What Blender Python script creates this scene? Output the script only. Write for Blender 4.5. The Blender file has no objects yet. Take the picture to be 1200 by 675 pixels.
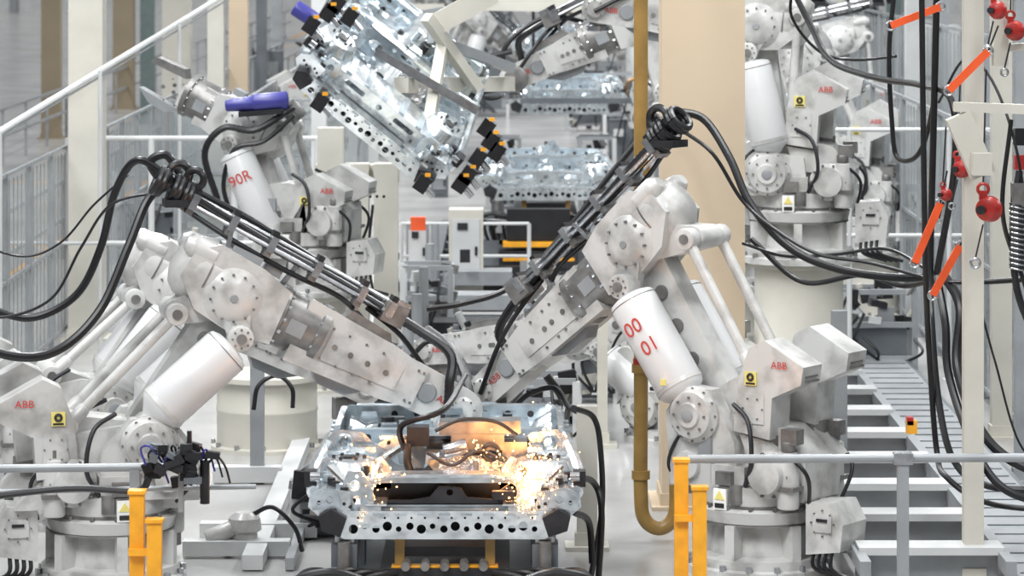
import bpy, bmesh, math, random
from mathutils import Vector, Matrix
from mathutils.geometry import tessellate_polygon
random.seed(7)
F=4000.; H=4.3; YH=-78.
def at(px,py,s): return Vector(((px-600)/s, F/s, H-(py-YH)/s))
V=Vector
# ---------------------------------------------------------------- materials
def mat(name,col,rough=.4,metal=0.,var=.06,scale=6.,bump=0.,bscale=30.,emit=None,es=0.,alpha=1.,coat=0.,dirt=None,p0=.3,p1=.6):
    m=bpy.data.materials.new(name); m.use_nodes=True
    nt=m.node_tree; N=nt.nodes; L=nt.links
    b=N['Principled BSDF']
    tc=N.new('ShaderNodeTexCoord'); no=N.new('ShaderNodeTexNoise'); no.inputs['Scale'].default_value=scale; no.inputs['Detail'].default_value=6
    L.new(tc.outputs['Object'],no.inputs['Vector'])
    r=N.new('ShaderNodeValToRGB')
    d=dirt if dirt else [c*(1-var*2) for c in col]
    r.color_ramp.elements[0].position=p0; r.color_ramp.elements[0].color=(*d,1)
    r.color_ramp.elements[1].position=p1; r.color_ramp.elements[1].color=(*[min(1,c*(1+var)) for c in col],1)
    L.new(no.outputs['Fac'],r.inputs['Fac']); L.new(r.outputs['Color'],b.inputs['Base Color'])
    b.inputs['Roughness'].default_value=rough; b.inputs['Metallic'].default_value=metal
    b.inputs['Alpha'].default_value=alpha
    if coat: b.inputs['Coat Weight'].default_value=coat; b.inputs['Coat Roughness'].default_value=.18
    if bump:
        n2=N.new('ShaderNodeTexNoise'); n2.inputs['Scale'].default_value=bscale; L.new(tc.outputs['Object'],n2.inputs['Vector'])
        bp=N.new('ShaderNodeBump'); bp.inputs['Strength'].default_value=bump; bp.inputs['Distance'].default_value=.02
        L.new(n2.outputs['Fac'],bp.inputs['Height']); L.new(bp.outputs['Normal'],b.inputs['Normal'])
    if emit:
        b.inputs['Emission Color'].default_value=(*emit,1); b.inputs['Emission Strength'].default_value=es
    return m
WHT=mat('robot_white_paint',(.55,.548,.535),.36,0,.03,4,dirt=(.34,.335,.325),coat=.3,p0=.36,p1=.53)
WH2=mat('cylinder_white_paint',(.66,.665,.67),.32,0,.02,3,coat=.25)
GRY=mat('cast_grey',(.22,.215,.21),.4,.5,.18,9)
STL=mat('bare_steel',(.46,.47,.49),.26,.9,.12,12)
GAL=mat('galvanised_sheet',(.80,.85,.89),.23,.92,.14,5,bump=.45,bscale=7)
GA2=mat('pressed_steel_sheet',(.58,.65,.70),.30,.85,.16,7,bump=.35,bscale=11)
FOI=mat('silver_foil',(.85,.85,.85),.25,.9,.05,10,bump=1.,bscale=22)
BLK=mat('black_rubber',(.010,.010,.012),.36,0,.2)
DRK=mat('dark_steel',(.030,.030,.034),.45,.4,.2)
BEI=mat('beige_paint',(.62,.50,.36),.55,0,.03,1.5)
TAN=mat('tan_paint',(.27,.22,.15),.55,0,.05,1.5)
CRM=mat('cream_paint',(.56,.54,.48),.5,0,.05,2)
PWH=mat('post_white_paint',(.56,.57,.57),.45,0,.05,2)
LGR=mat('light_grey_paint',(.31,.325,.34),.42,.2,.08,3)
MGR=mat('mid_grey_paint',(.14,.155,.17),.45,.2,.1,3)
YEL=mat('safety_yellow',(.80,.36,.02),.4,0,.08,8)
OCH=mat('ochre_pipe_paint',(.31,.19,.055),.4,0,.12,5)
RED=mat('signal_red',(.38,.025,.02),.3,0,.1)
ORG=mat('orange_strap',(.78,.10,.02),.5,0,.06)
BLU=mat('violet_blue_paint',(.05,.05,.28),.35,0,.1)
COP=mat('copper_brown',(.30,.19,.11),.35,.7,.25,14)
INK=mat('label_red_ink',(.55,.06,.05),.5)
BKI=mat('label_black_ink',(.02,.02,.02),.5)
LBY=mat('label_yellow',(.80,.68,.20),.5)
LBW=mat('label_white',(.85,.85,.83),.5)
PAN=mat('polycarbonate_panel',(.38,.42,.43),.15,0,.05,1,alpha=.34)
SPK=mat('hot_spark',(1,.6,.2),.5,emit=(1.,.45,.12),es=45)
GRN=mat('grey_green_paint',(.11,.15,.145),.5)
# ---------------------------------------------------------------- builder
def hull2(pts):
    pts=sorted(set((round(a,5),round(b,5)) for a,b in pts))
    def half(ps):
        h=[]
        for p in ps:
            while len(h)>=2 and (h[-1][0]-h[-2][0])*(p[1]-h[-2][1])-(h[-1][1]-h[-2][1])*(p[0]-h[-2][0])<=0: h.pop()
            h.append(p)
        return h
    a=half(pts); b=half(pts[::-1]); return a[:-1]+b[:-1]
def circ(c,r,n=20,ph=0): return [(c[0]+r*math.cos(ph+2*math.pi*i/n),c[1]+r*math.sin(ph+2*math.pi*i/n)) for i in range(n)]
def cr(pts,k=8):
    pts=[V(p) for p in pts]
    if len(pts)<3: return pts
    out=[]; P=[pts[0]*2-pts[1]]+pts+[pts[-1]*2-pts[-2]]
    for i in range(1,len(P)-2):
        a,b,c,d=P[i-1:i+3]
        for j in range(k):
            t=j/k; out.append(.5*((2*b)+(c-a)*t+(2*a-5*b+4*c-d)*t*t+(3*b-a-3*c+d)*t**3))
    out.append(pts[-1]); return out
TXT={}
def textgeo(s):
    if s in TXT: return TXT[s]
    cu=bpy.data.curves.new('t','FONT'); cu.body=s; cu.align_x='CENTER'; cu.align_y='CENTER'; cu.offset=.004; cu.resolution_u=3
    ob=bpy.data.objects.new('t',cu); bpy.context.scene.collection.objects.link(ob); bpy.context.view_layer.update()
    me=bpy.data.meshes.new_from_object(ob.evaluated_get(bpy.context.evaluated_depsgraph_get()))
    g=([v.co.copy() for v in me.vertices],[tuple(p.vertices) for p in me.polygons])
    bpy.data.objects.remove(ob); bpy.data.meshes.remove(me); TXT[s]=g; return g
class B:
    def __init__(s): s.v=[]; s.f=[]; s.m=[]; s.mats=[]; s.M=Matrix()
    def mi(s,m):
        if m not in s.mats: s.mats.append(m)
        return s.mats.index(m)
    def add(s,vs,fs,m,L=None):
        o=len(s.v); X=s.M@L if L is not None else s.M
        s.v.extend([X@V(v) for v in vs]); s.f.extend([tuple(i+o for i in f) for f in fs]); s.m.extend([s.mi(m)]*len(fs))
    def bmadd(s,bm,m,bev,L=None,seg=2):
        if bev:
            es=[e for e in bm.edges if len(e.link_faces)==2 and e.calc_face_angle(0)>.6]
            bmesh.ops.bevel(bm,geom=es,offset=bev,segments=seg,affect='EDGES',profile=.5,clamp_overlap=True)
        bm.verts.index_update()
        s.add([v.co.copy() for v in bm.verts],[tuple(v.index for v in f.verts) for f in bm.faces],m,L); bm.free()
    def box(s,c,sz,m,bev=0,R=None):
        L=Matrix.Translation(V(c))@(R.to_4x4() if R is not None else Matrix())
        x,y,z=[a/2 for a in sz]
        vs=[(-x,-y,-z),(x,-y,-z),(x,y,-z),(-x,y,-z),(-x,-y,z),(x,-y,z),(x,y,z),(-x,y,z)]
        fs=[(0,3,2,1),(4,5,6,7),(0,1,5,4),(1,2,6,5),(2,3,7,6),(3,0,4,7)]
        if not bev: s.add(vs,fs,m,L); return
        bm=bmesh.new(); vv=[bm.verts.new(v) for v in vs]
        for f in fs: bm.faces.new([vv[i] for i in f])
        s.bmadd(bm,m,bev,L)
    def bar(s,p0,p1,w,h,m,bev=0,up=(0,0,1)):
        p0=V(p0);p1=V(p1);d=(p1-p0); x=d.normalized(); u=V(up)
        if abs(x.dot(u))>.98: u=V((0,1,0))
        y=u.cross(x).normalized(); z=x.cross(y)
        s.box((p0+p1)/2,(d.length,w,h),m,bev,Matrix((x,y,z)).transposed())
    def prism(s,poly,v0,v1,m,bev=0,seg=2):
        bm=bmesh.new(); n=len(poly)
        a=[bm.verts.new((p[0],v0,p[1])) for p in poly]; b=[bm.verts.new((p[0],v1,p[1])) for p in poly]
        bm.faces.new(a); bm.faces.new(b[::-1])
        for i in range(n): bm.faces.new([a[i],b[i],b[(i+1)%n],a[(i+1)%n]][::-1])
        s.bmadd(bm,m,bev,seg=seg)
    def link(s,p0,p1,r0,r1,v0,v1,m,bev=0,n=20): s.prism(hull2(circ(p0,r0,n)+circ(p1,r1,n)),v0,v1,m,bev,2)
    def lathe(s,p0,ax,prof,m,n=20):
        p0=V(p0); ax=V(ax).normalized(); q=ax.to_track_quat('Z','Y').to_matrix()
        vs=[];fs=[]
        for t,r in prof:
            for i in range(n):
                a=2*math.pi*i/n; vs.append(p0+q@V((r*math.cos(a),r*math.sin(a),t)))
        for k in range(len(prof)-1):
            for i in range(n):
                j=(i+1)%n; fs.append((k*n+i,k*n+j,(k+1)*n+j,(k+1)*n+i))
        fs.append(tuple(range(n))[::-1]); fs.append(tuple(range((len(prof)-1)*n,len(prof)*n)))
        s.add(vs,fs,m)
    def cyl(s,p0,p1,r,m,r1=None,n=18,b=0):
        p0=V(p0);p1=V(p1);L=(p1-p0).length; r1=r if r1 is None else r1
        pr=[(0,r),(L,r1)] if not b else [(0,r-b),(b*.35,r-b*.3),(b,r),(L-b,r1),(L-b*.35,r1-b*.3),(L,r1-b)]
        s.lathe(p0,p1-p0,pr,m,n)
    def sph(s,c,r,m,n=14):
        pr=[(-r*math.cos(math.pi*i/(n//2+1)),max(1e-4,r*math.sin(math.pi*i/(n//2+1)))) for i in range(n//2+2)]
        s.lathe(c,(0,0,1),pr,m,n)
    def tube(s,pts,r,m,n=8,k=8,ribs=0):
        P=cr(pts,k); vs=[];fs=[]; 
        t=(P[1]-P[0]).normalized(); up=V((0,1,0)) if abs(t.y)<.9 else V((1,0,0))
        nn=t.cross(up).normalized(); K=len(P)
        for i,p in enumerate(P):
            t=(P[min(i+1,K-1)]-P[max(i-1,0)]).normalized()
            nn=(nn-t*nn.dot(t)).normalized(); bb=t.cross(nn); rr=r*(1+ribs*(i%2))
            for j in range(n):
                a=2*math.pi*j/n; vs.append(p+nn*rr*math.cos(a)+bb*rr*math.sin(a))
        for i in range(K-1):
            for j in range(n):
                q=(j+1)%n; fs.append((i*n+j,i*n+q,(i+1)*n+q,(i+1)*n+j))
        fs.append(tuple(range(n))[::-1]); fs.append(tuple(range((K-1)*n,K*n)))
        s.add(vs,fs,m)
    def ring(s,c,ax,R,r,m,n=16,arc=1.):
        q=V(ax).normalized().to_track_quat('Z','Y').to_matrix()
        s.tube([V(c)+q@V((R*math.cos(2*math.pi*arc*i/n),R*math.sin(2*math.pi*arc*i/n),0)) for i in range(n+1)],r,m,8,2)
    def bolts(s,c,ax,R,m,n=10,r=.013,h=.02):
        ax=V(ax).normalized(); q=ax.to_track_quat('Z','Y').to_matrix()
        for i in range(n):
            p=V(c)+q@V((R*math.cos(2*math.pi*i/n),R*math.sin(2*math.pi*i/n),0)); s.cyl(p-ax*h,p+ax*h,r,m,n=6)
    def text(s,t,c,right,up,size,m):
        vs,fs=textgeo(t); right=V(right).normalized();up=V(up).normalized()
        c=V(c); s.add([c+(right*v.x+up*v.y)*size for v in vs],fs,m)
    def plate(s,outline,holes,t,m,L=None):
        loops=[[V((a,b,0)) for a,b in outline]]+[[V((a,b,0)) for a,b in h] for h in holes]
        tris=tessellate_polygon(loops); flat=[p for l in loops for p in l]; n=len(flat)
        vs=[(p.x,-t/2,p.y) for p in flat]+[(p.x,t/2,p.y) for p in flat]
        fs=[tuple(q) for q in tris]+[tuple(i+n for i in q[::-1]) for q in tris]; o=0
        for l in loops:
            k=len(l)
            for i in range(k): fs.append((o+i,o+(i+1)%k,o+(i+1)%k+n,o+i+n))
            o+=k
        s.add(vs,fs,m,L)
    def done(s,name,ang=35,loc=None):
        me=bpy.data.meshes.new(name)
        c=V((0,0,0))
        if s.v:
            xs=[v.x for v in s.v];ys=[v.y for v in s.v];zs=[v.z for v in s.v]
            c=V(((min(xs)+max(xs))/2,(min(ys)+max(ys))/2,min(zs))) if loc is None else V(loc)
        me.from_pydata([v-c for v in s.v],[],s.f)
        for m in s.mats: me.materials.append(m)
        me.polygons.foreach_set('material_index',s.m)
        bm=bmesh.new(); bm.from_mesh(me); bmesh.ops.recalc_face_normals(bm,faces=bm.faces); bm.to_mesh(me); bm.free()
        me.polygons.foreach_set('use_smooth',[True]*len(me.polygons))
        try: me.set_sharp_from_angle(angle=math.radians(ang))
        except Exception: pass
        ob=bpy.data.objects.new(name,me); ob.location=c; bpy.context.scene.collection.objects.link(ob); return ob
def rotY(a): return Matrix.Rotation(a,3,'Y')
# ---------------------------------------------------------------- robot
def solver(P0,u,vv):
    def f(px,py,vo=0.):
        A=P0.x+vo*vv.x; Bq=P0.y+vo*vv.y; k=px-600
        a=(F*A-k*Bq)/(k*u.y-F*u.x); Y=Bq+a*u.y
        return (a,H-(py-YH)*Y/F-P0.z)
    return f
def robot(P0,yaw,d,J,num=None,dress=True,gun=True,px=True,gunmat=COP,fat=1.):
    """d=+1 reaches to +X, -1 reaches to -X; J gives joints in the arm plane"""
    u=V((d*math.cos(yaw),math.sin(yaw),0)); v=V((0,0,1)).cross(u); near=-1 if v.y>0 else 1
    f=solver(P0,u,v)
    g={}
    for k,q in J.items():
        vo={'C0':.30,'C1':.30,'R0':.2,'R1':.2,'M':.2}.get(k,0)*near
        g[k]=f(q[0],q[1],vo) if px else q
    b=B(); b.M=Matrix(((u.x,v.x,0,P0.x),(u.y,v.y,0,P0.y),(0,0,1,P0.z),(0,0,0,1)))
    S,E,W,C0,C1,R0,R1,M=[V((g[k][0],0,g[k][1])) for k in('S','E','W','C0','C1','R0','R1','M')]
    t2=lambda p:(p.x,p.z)
    nv=lambda p,o:V((p.x,o,p.z))
    # base and pedestal
    b.lathe((0,0,0),(0,0,1),[(0,.50),(.05,.50),(.06,.46),(.12,.46),(.13,.34),(.34,.31),(.36,.42),(.44,.44),(.46,.40),(.60,.40),(.62,.36)],WHT,32)
    b.lathe((0,0,.345),(0,0,1),[(0,.425),(.012,.425)],GRY,32); b.lathe((0,0,.46),(0,0,1),[(0,.405),(.02,.405)],GRY,32)
    for i in range(16):
        a=i*math.pi/8; b.cyl((.48*math.cos(a),.48*math.sin(a),.03),(.48*math.cos(a),.48*math.sin(a),.09),.022,STL,n=6)
        b.cyl((.41*math.cos(a),.41*math.sin(a),.40),(.41*math.cos(a),.41*math.sin(a),.48),.016,GRY,n=6)
    for i in range(6):
        a=i*math.pi/3+.6; b.box((.37*math.cos(a),.37*math.sin(a),.2),(.16,.07,.3),WHT,.02,Matrix.Rotation(a,3,'Z'))
    b.prism([(-.50,.18),(-.76,.22),(-.78,.40),(-.70,.54),(-.50,.52)],near*-.08,near*.24,WHT,.04,3); b.box((-.63,near*.245,.40),(.14,.015,.12),WHT,.006)
    b.box((-.63,near*.257,.42),(.08,.01,.02),DRK); b.bolts((-.63,near*.25,.40),(0,1,0),.085,GRY,8,.006,.008)
    for i in range(4): b.tube([(-.68+i*.045,near*.2,.22),(-.70+i*.045,near*.24,.1),(-.9+i*.045,near*.2,.03)],.014,BLK,6)
    # turret
    b.prism([(.42,.50),(.55,.62),(.56,.86),(.44,1.02),(.1,1.06),(-.30,1.0),(-.50,.80),(-.48,.52)],-.24,.24,WHT,.05,3)
    for sg in(-1,1):
        b.prism([(S.x+.2,.58),(S.x+.24,S.z),(S.x+.1,S.z+.19),(S.x-.12,S.z+.17),(S.x-.3,.9),(S.x-.34,.58)],sg*.24,sg*.36,WHT,.03,2)
        b.lathe(nv(S,sg*.34),(0,sg,0),[(0,.19),(.05,.19),(.07,.165),(.10,.155),(.11,.09),(.13,.08)],WHT,24)
        b.bolts(nv(S,sg*.385),(0,1,0),.175,GRY,12,.011)
        b.bolts(nv(S,sg*.44),(0,1,0),.12,GRY,8,.009)
        b.lathe(nv(S,sg*.46),(0,sg,0),[(0,.045),(.015,.045),(.02,.03)],LGR,14)
        b.lathe((-.28,sg*.26,.70),(0,sg,0),[(0,.16),(.08,.16),(.1,.13),(.16,.12),(.17,.05)],WHT,20); b.bolts((-.28,sg*.35,.70),(0,1,0),.145,GRY,10,.011)
        b.lathe((.34,sg*.2,.72),(0,sg,0),[(0,.14),(.12,.14),(.14,.10),(.20,.09),(.2,.03)],WHT,18); b.bolts((.34,sg*.33,.72),(0,1,0),.12,GRY,8,.011)
        b.box((.02,sg*.30,.66),(.26,.16,.16),WHT,.03); b.box((.03,sg*.40,.66),(.12,.05,.09),GRY,.01)
        b.box((.20,sg*.37,.86),(.10,.04,.12),LGR,.01); b.box((-.42,sg*.28,.96),(.12,.10,.10),GRY,.015)
        b.cyl((.15,sg*.33,.50),(.15,sg*.33,.80),.035,GRY,n=10); b.cyl((-.05,sg*.38,.50),(-.05,sg*.38,.62),.05,GRY,n=12)
        b.cyl((-.40,sg*.30,.48),(-.40,sg*.30,.86),.075,WHT,n=16,b=.015); b.cyl((-.40,sg*.30,.86),(-.40,sg*.30,.93),.05,GRY,n=14,b=.01); b.box((-.40,sg*.30,.62),(.17,.17,.03),GRY,.008)
        b.tube([(-.1,sg*.36,.6),(-.2,sg*.44,.8),(-.15,sg*.40,1.05),(0,sg*.34,1.15)],.016,DRK)
        b.tube([(.40,sg*.30,.55),(.5,sg*.36,.7),(.42,sg*.36,.9),(.3,sg*.3,1.0)],.012,DRK)
        b.tube([(-.5,sg*.2,.45),(-.55,sg*.3,.7),(-.42,sg*.34,.85)],.014,BLK)
        b.cyl((.55,sg*.12,.70),(.60,sg*.12,.70),.05,GRY,n=12); b.box((.50,sg*.22,.60),(.12,.08,.10),WHT,.02)
    b.cyl((.46,0,.62),(.62,0,.62),.10,WHT,n=16,b=.02); b.cyl((.40,0,.3),(.40,0,.62),.09,WHT,n=16,b=.02); b.cyl((.40,0,.22),(.40,0,.3),.07,GRY,n=16)
    # motor housings at rear of the turret
    for sg,dx,dz in((near,0,0),(-near,-.10,.06)):
        mx,mz=M.x+dx,M.z+dz
        b.prism([(mx+.22,mz-.36),(mx+.18,mz-.02),(mx+.10,mz+.20),(mx-.02,mz+.26),(mx-.32,mz+.10),(mx-.30,mz-.02),(mx-.08,mz-.12),(mx-.06,mz-.40)],sg*.09,sg*.34,WHT,.045,4)
        b.prism([(mx+.2,mz-.38),(mx-.04,mz-.42),(mx-.2,mz-.6),(mx+.1,mz-.6)],sg*.12,sg*.3,WHT,.02)
        b.prism([(mx+.155,mz-.30),(mx+.13,mz-.10),(mx-.02,mz-.10),(mx-.02,mz-.30)],sg*.335,sg*.348,WHT,.004); b.bolts((mx+.065,sg*.345,mz-.2),(0,1,0),.075,GRY,6,.007,.01)
        for e in range(3): b.box((mx-.315+.01*e,sg*.215,mz+.0+.03*e),(.02,.16,.012),GRY)
        b.box((mx+.08,sg*.345,mz+.0),(.09,.012,.09),LBY,.003); b.ring((mx+.08,sg*.353,mz+.01),(0,1,0),.020,.009,BKI,8); b.box((mx+.08,sg*.35,mz-.032),(.07,.008,.012),BKI)
        b.cyl((mx+.02,sg*.2,mz-.38),(mx+.02,sg*.2,mz-.5),.10,GRY,n=18)
    o=near*.352
    b.text('ABB',(M.x-.14,o,M.z+.10),(-near,0,-.0),(0,0,1),.07,INK)
    # lower arm
    b.link(t2(S),t2(E),.17,.12,-.09,.09,WHT,.03)
    md=(E-S)
    for t in(.3,.5,.7):
        c=S+md*t
        b.cyl(nv(c,-.105),nv(c,.105),.05,GRY,n=14)
    # balancing cylinders
    ax=(C1-C0); L=ax.length; axn=ax.normalized()
    for sg in(-1,1):
        c=nv(C0,sg*.30)
        b.lathe(c-axn*.14,axn,[(0,.05),(.06,.07),(.10,.11),(.14,.155),(.17,.168),(.14+L-.03,.168),(.14+L,.155),(.14+L+.02,.11),(.14+L+.03,.05)],WH2,32)
        b.lathe(c+axn*(L*.04),axn,[(0,.172),(.03,.172)],WHT,28)
        b.lathe(c+axn*(L*.95),axn,[(0,.1695),(.006,.1695)],GRY,28)
        kn=C1+axn*.10
        b.cyl(nv(C1,sg*.3),nv(kn,sg*.3),.035,STL,n=10)
        b.cyl(nv(kn,sg*.22),nv(kn,sg*.38),.085,WHT,n=18,b=.01); b.cyl(nv(kn,sg*.18),nv(kn,sg*.40),.035,GRY,n=12); b.bolts(nv(kn,sg*.375),(0,1,0),.06,GRY,8,.008,.012)
        b.link(t2(kn),t2(E),.07,.12,sg*.17,sg*.25,WHT,.015)
        b.cyl(nv(C0-axn*.12,sg*.2),nv(C0-axn*.12,sg*.38),.07,WHT,n=16,b=.01)
    if num:
        c=nv(C0+ax*.70,near*(.30+.1715)); upd=axn if axn.z>0 else -axn
        rt=V((-near,0,0)); rt=(rt-upd*rt.dot(upd)).normalized()
        b.text(num[0],c,rt,upd,.145,INK)
        if len(num)>1: b.text(num[1],nv(C0+ax*.47,near*.474)+rt*.05,rt,upd,.145,INK)
        b.box(nv(C0+ax*.12,near*.47),(.04,.006,.04),LBY)
    # parallel rods
    for sg in(near,-near):
        r0=nv(R0,sg*.2); r1=nv(R1,sg*.2); dd=(r1-r0).normalized()
        b.cyl(r0+dd*.04,r1-dd*.04,.036,WHT,n=14)
        for p in(r0,r1): b.cyl(p-V((0,.05,0)),p+V((0,.05,0)),.075,WHT,n=16,b=.01); b.cyl(p-V((0,.06,0)),p+V((0,.06,0)),.035,GRY,n=12)
        b.lathe(r0+dd*.06,dd,[(0,.05),(.1,.045),(.12,.036)],WHT,14)
    b.cyl(nv(R1,-.2),nv(R1,.2),.05,WHT); b.link(t2(R1),t2(E),.08,.15,-.13,.13,WHT,.03)
    b.link(t2(R0),t2(S),.07,.12,-.16,.16,WHT,.03)
    # upper arm in its own frame
    a=(W-E); AL=a.length; an=a.normalized(); up=V((-an.z,0,an.x)); 
    if up.z<0: up=-up
    RA=Matrix((an,V((0,1,0)),up)).transposed()
    A=lambda t,h:(E.x+an.x*t+up.x*h, E.z+an.z*t+up.z*h)
    A3=lambda t,h,y:V((E.x+an.x*t+up.x*h,y,E.z+an.z*t+up.z*h))
    b.lathe(nv(E,-.29),(0,1,0),[(0,.05),(.01,.09),(.02,.13),(.05,.17),(.07,.20),(.51,.20),(.53,.17),(.56,.13),(.57,.09),(.58,.05)],WHT,28)
    for sg in(-1,1): b.bolts(nv(E,sg*.26),(0,1,0),.155,GRY,12,.009,.014); b.lathe(nv(E,sg*.285),(0,sg,0),[(0,.03),(.015,.025)],LGR,12)
    b.prism([A(-.38,-.02),A(-.36,.18),A(-.22,.28),A(.12,.26),(A(.34,.20)),A(.36,-.17),A(.1,-.22),A(-.2,-.18)],-.22,.22,WHT,.07,4)
    b.lathe(A3(-.05,.06,0),-an,[(0,.235),(.22,.235),(.30,.21),(.36,.16),(.39,.09),(.40,.02)],WHT,28)
    for y in(-.15,.15): b.lathe(A3(-.22,.19,y),-an,[(0,.08),(.16,.08),(.18,.07),(.22,.04)],WHT,16)
    b.lathe(A3(-.21,.06,0),-an,[(0,.239),(.012,.239)],GRY,28)
    b.box(A3(-.02,.29,0),(.22,.2,.05),LGR,.015,RA); b.box(A3(.2,.27,.05),(.12,.12,.06),LGR,.01,RA)
    b.box(A3(.0,.02,near*.225),(.16,.03,.16),WHT,.012,RA)
    b.lathe(A3(.32,.02,0),an,[(0,.215),(.05,.215),(.06,.20),(.30,.195),(.31,.215),(.36,.215),(.37,.18)],GRY,28)
    b.bolts(A3(.35,.02,0),an,.20,STL,14,.014,.045); b.bolts(A3(.65,.02,0),an,.20,STL,14,.012,.035)
    b.box(A3(.48,.0,near*.19),(.12,.02,.10),LGR,.008,RA)
    w0=AL-.40; q=fat
    b.prism([A(.5,.19*q),A(w0-.2,.16*q),A(w0+.06,.12*q),A(w0+.06,-.12*q),A(w0-.15,-.15*q),A(.5,-.19*q)],-.15,.15,WHT,.035,3)
    b.prism([A(.72,.10*q),A(w0-.1,.07*q),A(w0-.1,-.07*q),A(.72,-.10*q)],-.158,.158,WHT,.006)
    for sg in(-1,1):
        for t in(.78,.9,w0-.34,w0-.2):
            b.cyl(A3(t,.0,sg*.15),A3(t,0,sg*.164),.020,GRY,n=10)
        for t in(.72,.84,w0-.4,w0-.27,w0,w0+.04):
            for h in(-.1,.1): b.cyl(A3(t,h*1.1,sg*.15),A3(t,h*1.1,sg*.162),.010,GRY,n=6)
    b.prism([A(.75,.15*q),A(.8,.23*q),A(1.1,.21*q),A(1.15,.14*q)],-.08,.08,GRY,.015)
    b.prism([A(.70,-.15*q),A(.8,-.23*q),A(1.0,-.22*q),A(1.15,-.13*q)],-.07,.07,LGR,.01)
    # wrist
    b.link(A(w0+.02,0),A(AL,0),.135*q,.12*q,-.12,.12,WHT,.035)
    b.lathe(A3(AL,0,-.15),(0,1,0),[(0,.07),(.02,.09),(.28,.09),(.30,.07)],WHT,22)
    for sg in(-1,1): b.bolts(A3(AL,0,sg*.145),(0,1,0),.075,GRY,8,.008,.012)
    b.lathe(A3(w0+.12,0,-.14),(0,1,0),[(0,.06),(.01,.07),(.27,.07),(.28,.06)],LGR,18)
    b.text('ABB',A3(AL-.14,.0,near*.1255),(-near*abs(an.x)*1.0,0,-near*(an.z*(1 if an.x>0 else -1))) ,(up.x,0,up.z),.065,INK)
    dn=V((0,0,-1))
    b.lathe(nv(W,0)+dn*.06,dn,[(0,.08),(.08,.08),(.09,.10),(.13,.10),(.14,.07)],STL,20)
    if gun:
        w=nv(W,0)+dn*.2
        b.box(w+V((0,0,-.03)),(.30,.2,.12),gunmat,.02); b.box(w+V((-.12,0,.02)),(.2,.16,.16),GRY,.02)
        b.cyl(w+V((.05,-.14,-.04)),w+V((.05,.14,-.04)),.07,gunmat,n=16,b=.01)
        b.tube([w+V((.1,.05,-.06)),w+V((.26,.05,-.12)),w+V((.30,.05,-.24))],.03,gunmat,k=5); b.cyl(w+V((.30,.05,-.24)),w+V((.28,.05,-.32)),.015,COP)
        b.tube([w+V((-.12,-.08,0)),w+V((-.2,-.1,-.14)),w+V((-.1,-.12,-.22)),w+V((.1,-.1,-.1))],.018,BLK)
    # dress pack
    if dress:
        h=.43
        for y,hh in((-.07,h),(.07,h),(0,h+.06)):
            b.cyl(A3(-.55,hh,y),A3(AL*.60,hh-.06,y),.016,STL,n=8)
        for t in(-.5,-.2,.1,.45,.8,AL*.58):
            q=h-.06*max(0,(t+.5))/(AL*.6+.5)
            b.box(A3(t,q+.02,0),(.05,.22,.11),STL,.01,RA); b.box(A3(t,q+.09,0),(.04,.12,.05),DRK,.01,RA)
            b.box(A3(t,q-.05,0),(.05,.14,.04),GRY,.008,RA)
        b.bar(A3(-.15,.24,-.06),A3(-.2,h,-.06),.05,.03,STL,.005); b.bar(A3(.3,.2,.06),A3(.35,h,.06),.05,.03,STL,.005)
        b.bar(A3(.85,.13,0),A3(.80,h-.03,0),.06,.03,STL,.005)
        P=[A3(-.62,h+.05,0),A3(-.3,h+.02,.03),A3(.2,h-.02,.04),A3(.6,h-.03,.03),A3(AL*.55,h-.06,0)]
        b.tube(P,.034,BLK,ribs=.12,k=20); b.tube([p+V((0,-.08,.015)) for p in P],.022,BLK)
        b.tube([A3(-.6,h-.04,.0),A3(-.2,h-.09,-.05),A3(.3,h-.12,-.02),A3(.7,h-.12,0),A3(1.0,.2,-.05)],.018,BLK)
        b.tube([A3(AL*.55,h-.06,0),A3(AL*.72,h-.08,-.03),A3(AL*.86,.30,-.1),A3(AL*.9,.12,-.18),A3(AL*.96,-.1,-.16)],.032,BLK,ribs=.1,k=14)
        b.tube([A3(AL*.5,h-.1,0),A3(AL*.66,h-.16,.05),A3(AL*.8,.16,.14),A3(AL,-.02,.17)],.018,BLK)
        b.box(A3(AL*.6,h-.06,0),(.16,.2,.14),GRY,.02,RA); b.box(A3(AL*.62,h+.02,0),(.1,.14,.06),STL,.01,RA)
        for t in(-.62,-.54,-.74):
            c=A3(t,h+.04,0)
            for dd in(0,.035): b.ring(c-an*dd,an,.085,.024,BLK,14)
        b.ring(A3(-.66,h+.14,.04),(0,1,0),.07,.028,BLK,14); b.ring(A3(-.56,h+.16,-.04),(.5,1,0),.06,.025,BLK,14)
        b.box(A3(-.6,h-.04,0),(.16,.2,.05),DRK,.01)
    b.box((.05,near*.425,.52),(.10,.02,.14),LBW,.004); b.prism([(.012,.52),(.088,.52),(.05,.58)],near*.434,near*.440,LBY); b.box((.05,near*.438,.48),(.07,.006,.03),BKI)
    ob=b.done('industrial_robot',loc=P0)
    return ob,(lambda t,h,y=0:b.M@A3(t,h,y)),AL
def P(px,s,z=0.): return V(((px-600)/s,F/s,z))
robot(P(890,173),math.radians(35),-1,dict(S=(848,478),E=(757,283),W=(577,456),C0=(800,458),C1=(740,350),R0=(886,442),R1=(806,280),M=(905,442)),num=('00','01'))
robot(P(130,176),math.radians(12),1,dict(S=(168,512),E=(268,345),W=(538,478),C0=(186,482),C1=(268,408),R0=(78,500),R1=(207,368),M=(52,488)),fat=1.18)
robot(P(75,160),math.radians(14),1,dict(S=(125,470),E=(205,335),W=(425,450),C0=(140,450),C1=(200,372),R0=(60,440),R1=(158,350),M=(20,452)),dress=False,fat=1.15)
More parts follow.
